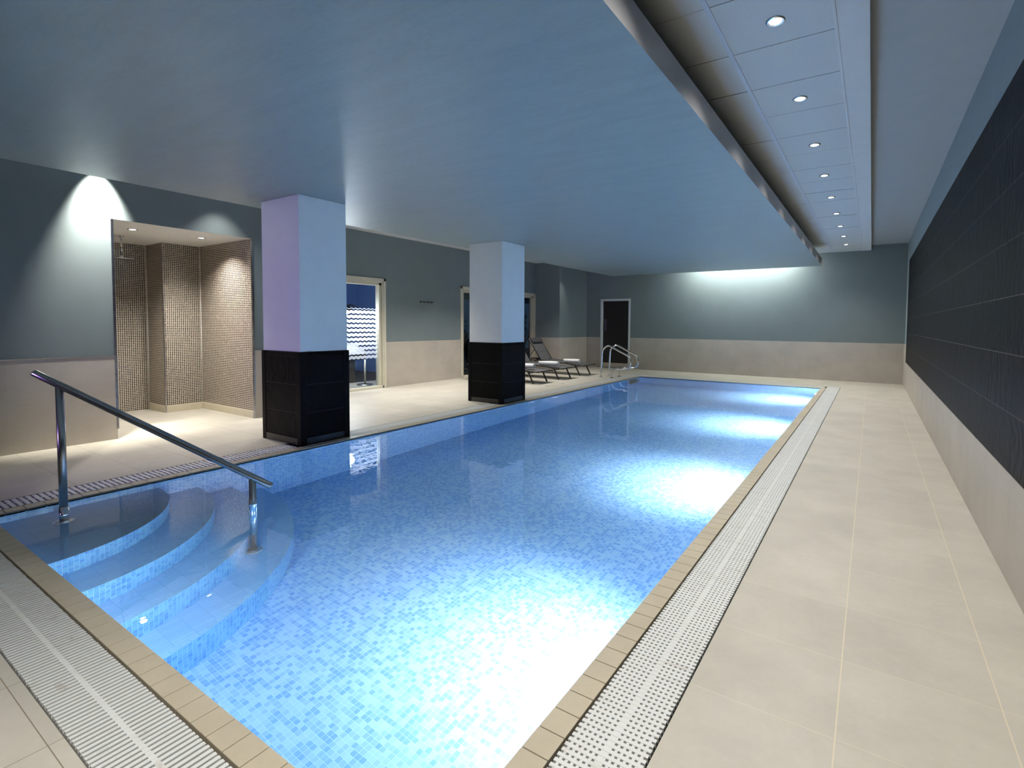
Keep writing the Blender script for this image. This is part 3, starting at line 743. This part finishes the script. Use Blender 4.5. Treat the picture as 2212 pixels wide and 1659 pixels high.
for y_ in (11.520, 11.985):
    q = MB(); q.tube([(x+5.690, y_-11.75, z) for x, z in sp], 0.0215, 16); rl = q.build('grab_rail', M['chrome'], ld)
    for x in (-5.690, -5.398):
        q = MB(); q.lathe([(0.0, 0.010), (0.040, 0.010), (0.052, 0.004), (0.054, 0.0), (0.0, 0.0)], (x+5.690, y_-11.75, 0), 24); q.build('base_flange', M['chrome_trim'], rl)
for z in (-0.16, -0.42, -0.68):
    q = MB()
    for i in range(3): q.box(-4.972+5.690+i*0.045, -4.938+5.690+i*0.045, -0.26, 0.26, z-0.02, z, 0, 0.004)
    q.build('tread', M['black'], ld)

# ------------------------------------------------------------------ recessed ceiling lights
def downlight(loc, label, group):
    t = thing('ceiling_downlight', label, 'downlight', loc, group)
    q = MB(); q.lathe([(0.034, 0.0), (0.036, -0.005), (0.040, -0.007), (0.050, -0.006), (0.054, -0.002), (0.054, 0.002)], (0, 0, 0), 40); q.build('trim_ring', M['chrome'], t)
    q = MB(); q.lathe([(0.0, -0.004), (0.035, -0.004)], (0, 0, 0), 32); q.build('lens', M['lens'], t)
    return t
ORD = ['first', 'second', 'third', 'fourth', 'fifth', 'sixth', 'seventh', 'eighth']
d0 = None
LY = [3.298+1.2077*i for i in range(9)]
for i, y_ in enumerate(LY):
    lab = ('recessed downlight nearest the camera in the ceiling strip over the right deck' if i == 0 else
           'recessed downlight nearest the far wall in the ceiling strip over the right deck' if i == 8 else
           '%s recessed downlight from the camera in the ceiling strip over the right deck' % ORD[i])
    if d0 is None: d0 = downlight((-0.527, y_, ZT), lab, 'downlights over the right deck')
    else: dup(d0, (-0.527, y_, ZT), lab)
NLT = [(-7.691, 2.597), (-7.639, 3.337)]
dup(d0, (*NLT[0], NZ), 'recessed downlight in the niche ceiling beside the hanging shower', 'downlights in the shower niche')
dup(d0, (*NLT[1], NZ), 'recessed downlight in the niche ceiling away from the hanging shower', 'downlights in the shower niche')

# ------------------------------------------------------------------ lit room behind the frosted glazing
b_ = MB()
b_.box(-12.1, -12.0, 3.3, 9.3, 0, 3.0); b_.box(-12.0, XL-0.15, 3.78, 3.88, 0, 3.0); b_.box(-12.0, XL-0.15, 9.1, 9.2, 0, 3.0)
wall('wall_back_room', b_, 'blue-grey wall of the room behind the frosted glazing', [M['room']])
b_ = MB(); b_.box(-12.0, XL-0.15, 3.88, 9.1, 3.0, 3.1); struct('ceiling_back_room', b_, M['room'], 'ceiling of the room behind the frosted glazing', 'ceiling')
b_ = MB(); b_.box(-12.0, -9.6, 3.88, 9.1, -0.1, 0.0); struct('floor_back_room', b_, M['wood'], 'dark floor of the room behind the frosted glazing', 'floor')
al = thing('arc_lamp', 'black arching floor lamp with a bright bulb behind the frosted glazing', 'floor lamp', (-9.00, 7.020, 0))
q = MB(); q.lathe([(0.0, 0.03), (0.16, 0.03), (0.17, 0.0), (0.0, 0.0)], (0, 0, 0), 32); q.build('base', M['steel'], al)
q = MB(); q.tube([(0, 0, 0.03), (0, 0.005, 0.55)], 0.018, 12); q.build('lower_pole', M['cream'], al)
q = MB(); q.tube(smooth3 := [(0, 0.005, 0.55), (0, 0.015, 0.90), (0, -0.010, 1.23), (0, -0.075, 1.45), (0, -0.15, 1.58), (0, -0.24, 1.66), (0, -0.34, 1.69), (0, -0.42, 1.67)], 0.016, 12); q.build('arm', M['black'], al)
q = MB(); q.lathe([(0.02, 0.06), (0.10, 0.02), (0.13, -0.06)], (0, -0.43, 1.61), 28); q.build('shade', M['black'], al)
q = MB(); q.lathe([(0.0, 0.045), (0.04, 0.03), (0.055, 0.0), (0.04, -0.03), (0.0, -0.045)], (0, -0.43, 1.545), 24); q.build('bulb', M['bulb'], al)
bd = thing('treatment_couch', 'white topped treatment couch behind the frosted glazing', 'couch', (-9.9, 6.55, 0))
q = MB(); q.box(-0.36, 0.36, -0.95, 0.95, 0.62, 0.72, 0, 0.03, 3); q.build('mattress', M['linen'], bd)
q = MB(); q.box(-0.22, 0.22, 0.50, 0.86, 0.72, 0.82, 0, 0.04, 3); q.build('bolster', M['linen'], bd)
q = MB(); q.box(-0.33, 0.33, -0.9, 0.9, 0.50, 0.615, 0, 0.005); q.build('frame', M['black'], bd)
q = MB(); q.box(-0.28, 0.28, -0.7, 0.7, 0.0, 0.50, 0, 0.01); q.build('base', M['wood'], bd)

# ------------------------------------------------------------------ dusk garden behind the darker glazing
b_ = MB(); b_.box(-22.0, XL-0.15, 9.25, 24.0, -0.25, -0.06); struct('ground', b_, M['ground'], 'dark paving outside the farther glazing', 'ground')
b_ = MB(); b_.box(-10.6, XL-0.16, 9.3, 24.0, 2.06, 2.2); struct('canopy', b_, M['black'], 'dark canopy over the paving outside the farther glazing', 'canopy')
def shrub(loc, hgt, n, label, spread):
    t = thing('shrub', label, 'shrub', loc, 'shrubs outside at dusk')
    fl = MB(); stm = MB(); rr = random.Random(hash(label) & 1023 if False else int(hgt*1000)+n)
    for i in range(n):
        a = rr.uniform(0, 6.283); tip = Vector((math.cos(a)*spread*rr.uniform(0.2, 1), math.sin(a)*spread*rr.uniform(0.2, 1), hgt*rr.uniform(0.55, 1.0)))
        mid = Vector((tip.x*0.3, tip.y*0.3, tip.z*0.55)); stm.tube([(0, 0, 0), mid, tip], [0.012, 0.008, 0.003], 6)
        for k_ in range(22):
            s0 = 0.25+0.75*k_/22; c0 = Vector((0, 0, 0)).lerp(mid, min(1, s0*2)) if s0 < 0.5 else mid.lerp(tip, (s0-0.5)*2)
            d = Vector((rr.uniform(-1, 1), rr.uniform(-1, 1), rr.uniform(-0.2, 1))).normalized()*rr.uniform(0.07, 0.15); sd = d.cross(Vector((0, 0, 1))).normalized()*0.020
            fl.poly([c0, c0+d*0.5+sd, c0+d, c0+d*0.5-sd])
    stm.build('stems', M['stem'], t); fl.build('foliage', M['leaf'], t)
shrub((-9.9, 11.35, -0.06), 1.70, 34, 'tall dark shrub outside the farther glazing beside its left frame', 0.55)
shrub((-10.6, 12.9, -0.06), 1.45, 30, 'dark bushy shrub outside the farther glazing behind the loungers', 0.60)
shrub((-10.3, 14.6, -0.06), 1.90, 30, 'dark shrub outside the farther glazing toward its right frame', 0.60)
b_ = MB(); b_.lathe([(0.10, 0.0), (0.105, 0.02), (0.03, 0.34), (0.012, 0.36), (0.0, 0.36)], (0, 0, 0), 20)
o = b_.build('marker_cone', M['yellow'], loc=(-8.95, 10.42, -0.06)); tag(o, 'small yellow cone on the paving outside the farther glazing', 'cone')

# ------------------------------------------------------------------ lights
def spot(name, loc, to, power, angle, blend, col=(1.0, 0.93, 0.82), r=0.03):
    l = bpy.data.lights.new(name, 'SPOT'); l.energy = power; l.spot_size = math.radians(angle); l.spot_blend = blend; l.color = col; l.shadow_soft_size = r
    o = bpy.data.objects.new(name, l); COL.objects.link(o); o.location = loc
    o.rotation_euler = (Vector(to)-Vector(loc)).to_track_quat('-Z', 'Y').to_euler(); return o
WARM = (1.0, 0.955, 0.895)
for i, y_ in enumerate(LY + [LY[0]-1.2077, LY[0]-2.4154, LY[0]-3.6231]):
    spot('downlight_beam', (-0.527, y_, ZT-0.012), (-0.527, y_, 0), 132, 116, 1.0, WARM, 0.03)
for x, y_ in NLT: spot('niche_beam', (x, y_, NZ-0.012), (x, y_, 0), 170, 130, 0.8, WARM)
for x in (-2.75, -1.45): spot('near_deck_beam', (x, -0.05, ZT-0.02), (x, 0.15, 0), 85, 66, 0.9, WARM)
# hidden in the gap beside the raft
spot('gap_beam', (-6.94, 2.10, ZT-0.02), (-7.112, 2.10, 2.42), 760, 55, 1.0, (1.0, 0.96, 0.86))
spot('gap_beam', (-6.80, 3.30, ZT-0.02), (-6.80, 3.30, 0), 70, 84, 0.8, WARM)
for y_ in (4.9, 6.1, 7.3, 8.5, 9.9, 11.2): spot('gap_beam', (-7.0, y_, ZT-0.02), (-7.0, y_, 0), 215, 96, 0.9, WARM)
spot('gap_beam', (-7.25, 12.62, ZT-0.02), (-7.25, 12.62, 0), 50, 60, 0.9, WARM)
cl_ = bpy.data.lights.new('cove_strip', 'AREA'); cl_.shape = 'RECTANGLE'; cl_.size = 2.6; cl_.size_y = 0.06; cl_.energy = 80; cl_.color = (0.95, 1.0, 0.93)
o = bpy.data.objects.new('cove_strip', cl_); COL.objects.link(o); o.location = (-2.95, YF-0.50, ZT-0.03)
o.rotation_euler = (Vector((-2.95, YF+0.1, 1.9))-o.location).to_track_quat('-Z', 'Y').to_euler()
# lamps set in the right pool wall under the coping
for y_, e in ((2.42, 1.0), (5.40, 1.0), (8.50, 1.1), (11.48, 1.15)):
    spot('pool_lamp', (XPR-0.04, y_, -0.16), (XPR-0.66, y_, -1.20), 360*e, 88, 1.0, (1.0, 0.96, 0.94), 0.08)
    pt_ = bpy.data.lights.new('pool_lamp_spill', 'POINT'); pt_.energy = 68*e; pt_.color = (0.93, 0.98, 1.0); pt_.shadow_soft_size = 0.010
    o = bpy.data.objects.new('pool_lamp_spill', pt_); COL.objects.link(o); o.location = (XPR-0.016, y_, -0.13)
pt_ = bpy.data.lights.new('step_fill', 'POINT'); pt_.energy = 34; pt_.color = (0.93, 0.98, 1.0); pt_.shadow_soft_size = 0.010  # unseen fill light added under water to brighten the step treads
o = bpy.data.objects.new('step_fill', pt_); COL.objects.link(o); o.location = (-2.70, YPN+0.016, -0.12)
# violet accent lamp off to the near left
v_ = spot('violet_accent', (-5.6, -1.6, 1.3), (-5.6, 3.1, 1.1), 190, 62, 1.0, (0.45, 0.26, 1.0), 0.15)
# arc lamp bulb and soft blue of the back room
pl_ = bpy.data.lights.new('arc_lamp_glow', 'POINT'); pl_.energy = 80; pl_.color = (0.90, 0.95, 1.0); pl_.shadow_soft_size = 0.12
o = bpy.data.objects.new('arc_lamp_glow', pl_); COL.objects.link(o); o.location = (-9.00, 6.59, 1.46)

# ------------------------------------------------------------------ world: deep dusk blue
wd = bpy.data.worlds.new('dusk'); sc.world = wd; wd.use_nodes = True
bg = wd.node_tree.nodes['Background']; bg.inputs[0].default_value = (0.06, 0.12, 0.20, 1); bg.inputs[1].default_value = 0.22

# ------------------------------------------------------------------ camera
f_px, yaw, pitch, roll = 1102.946, -0.5699, -0.0441, 0.0072
cx_, cy_, H = 1175.72, 748.51, 1.325
F = Vector((math.sin(yaw)*math.cos(pitch), math.cos(yaw)*math.cos(pitch), math.sin(pitch)))
R = Vector((math.cos(yaw), -math.sin(yaw), 0)); U = R.cross(F)
R2 = R*math.cos(roll)+U*math.sin(roll); U2 = -R*math.sin(roll)+U*math.cos(roll)
cam = bpy.data.cameras.new('camera'); co = bpy.data.objects.new('camera', cam); COL.objects.link(co)
mw = Matrix.Identity(4)
for i in range(3): mw[i][0], mw[i][1], mw[i][2] = R2[i], U2[i], -F[i]
mw[2][3] = H
co.matrix_world = mw
cam.sensor_fit = 'HORIZONTAL'; cam.sensor_width = 36.0; cam.lens = 36.0*f_px/2212
cam.shift_x = -(cx_-1106)/2212; cam.shift_y = (cy_-829.5)/2212
cam.clip_start = 0.05; cam.clip_end = 100
sc.camera = co

# ------------------------------------------------------------------ view
sc.view_settings.view_transform = 'Standard'; sc.view_settings.look = 'None'
sc.view_settings.exposure = 0.0; sc.view_settings.gamma = 1.0; sc.view_settings.use_curve_mapping = False
cy = sc.cycles
cy.max_bounces = 12; cy.diffuse_bounces = 4; cy.glossy_bounces = 6; cy.transmission_bounces = 8; cy.transparent_max_bounces = 12
cy.caustics_reflective = False; cy.caustics_refractive = True; cy.blur_glossy = 0.3
cy.sample_clamp_indirect = 60.0; cy.use_denoising = True
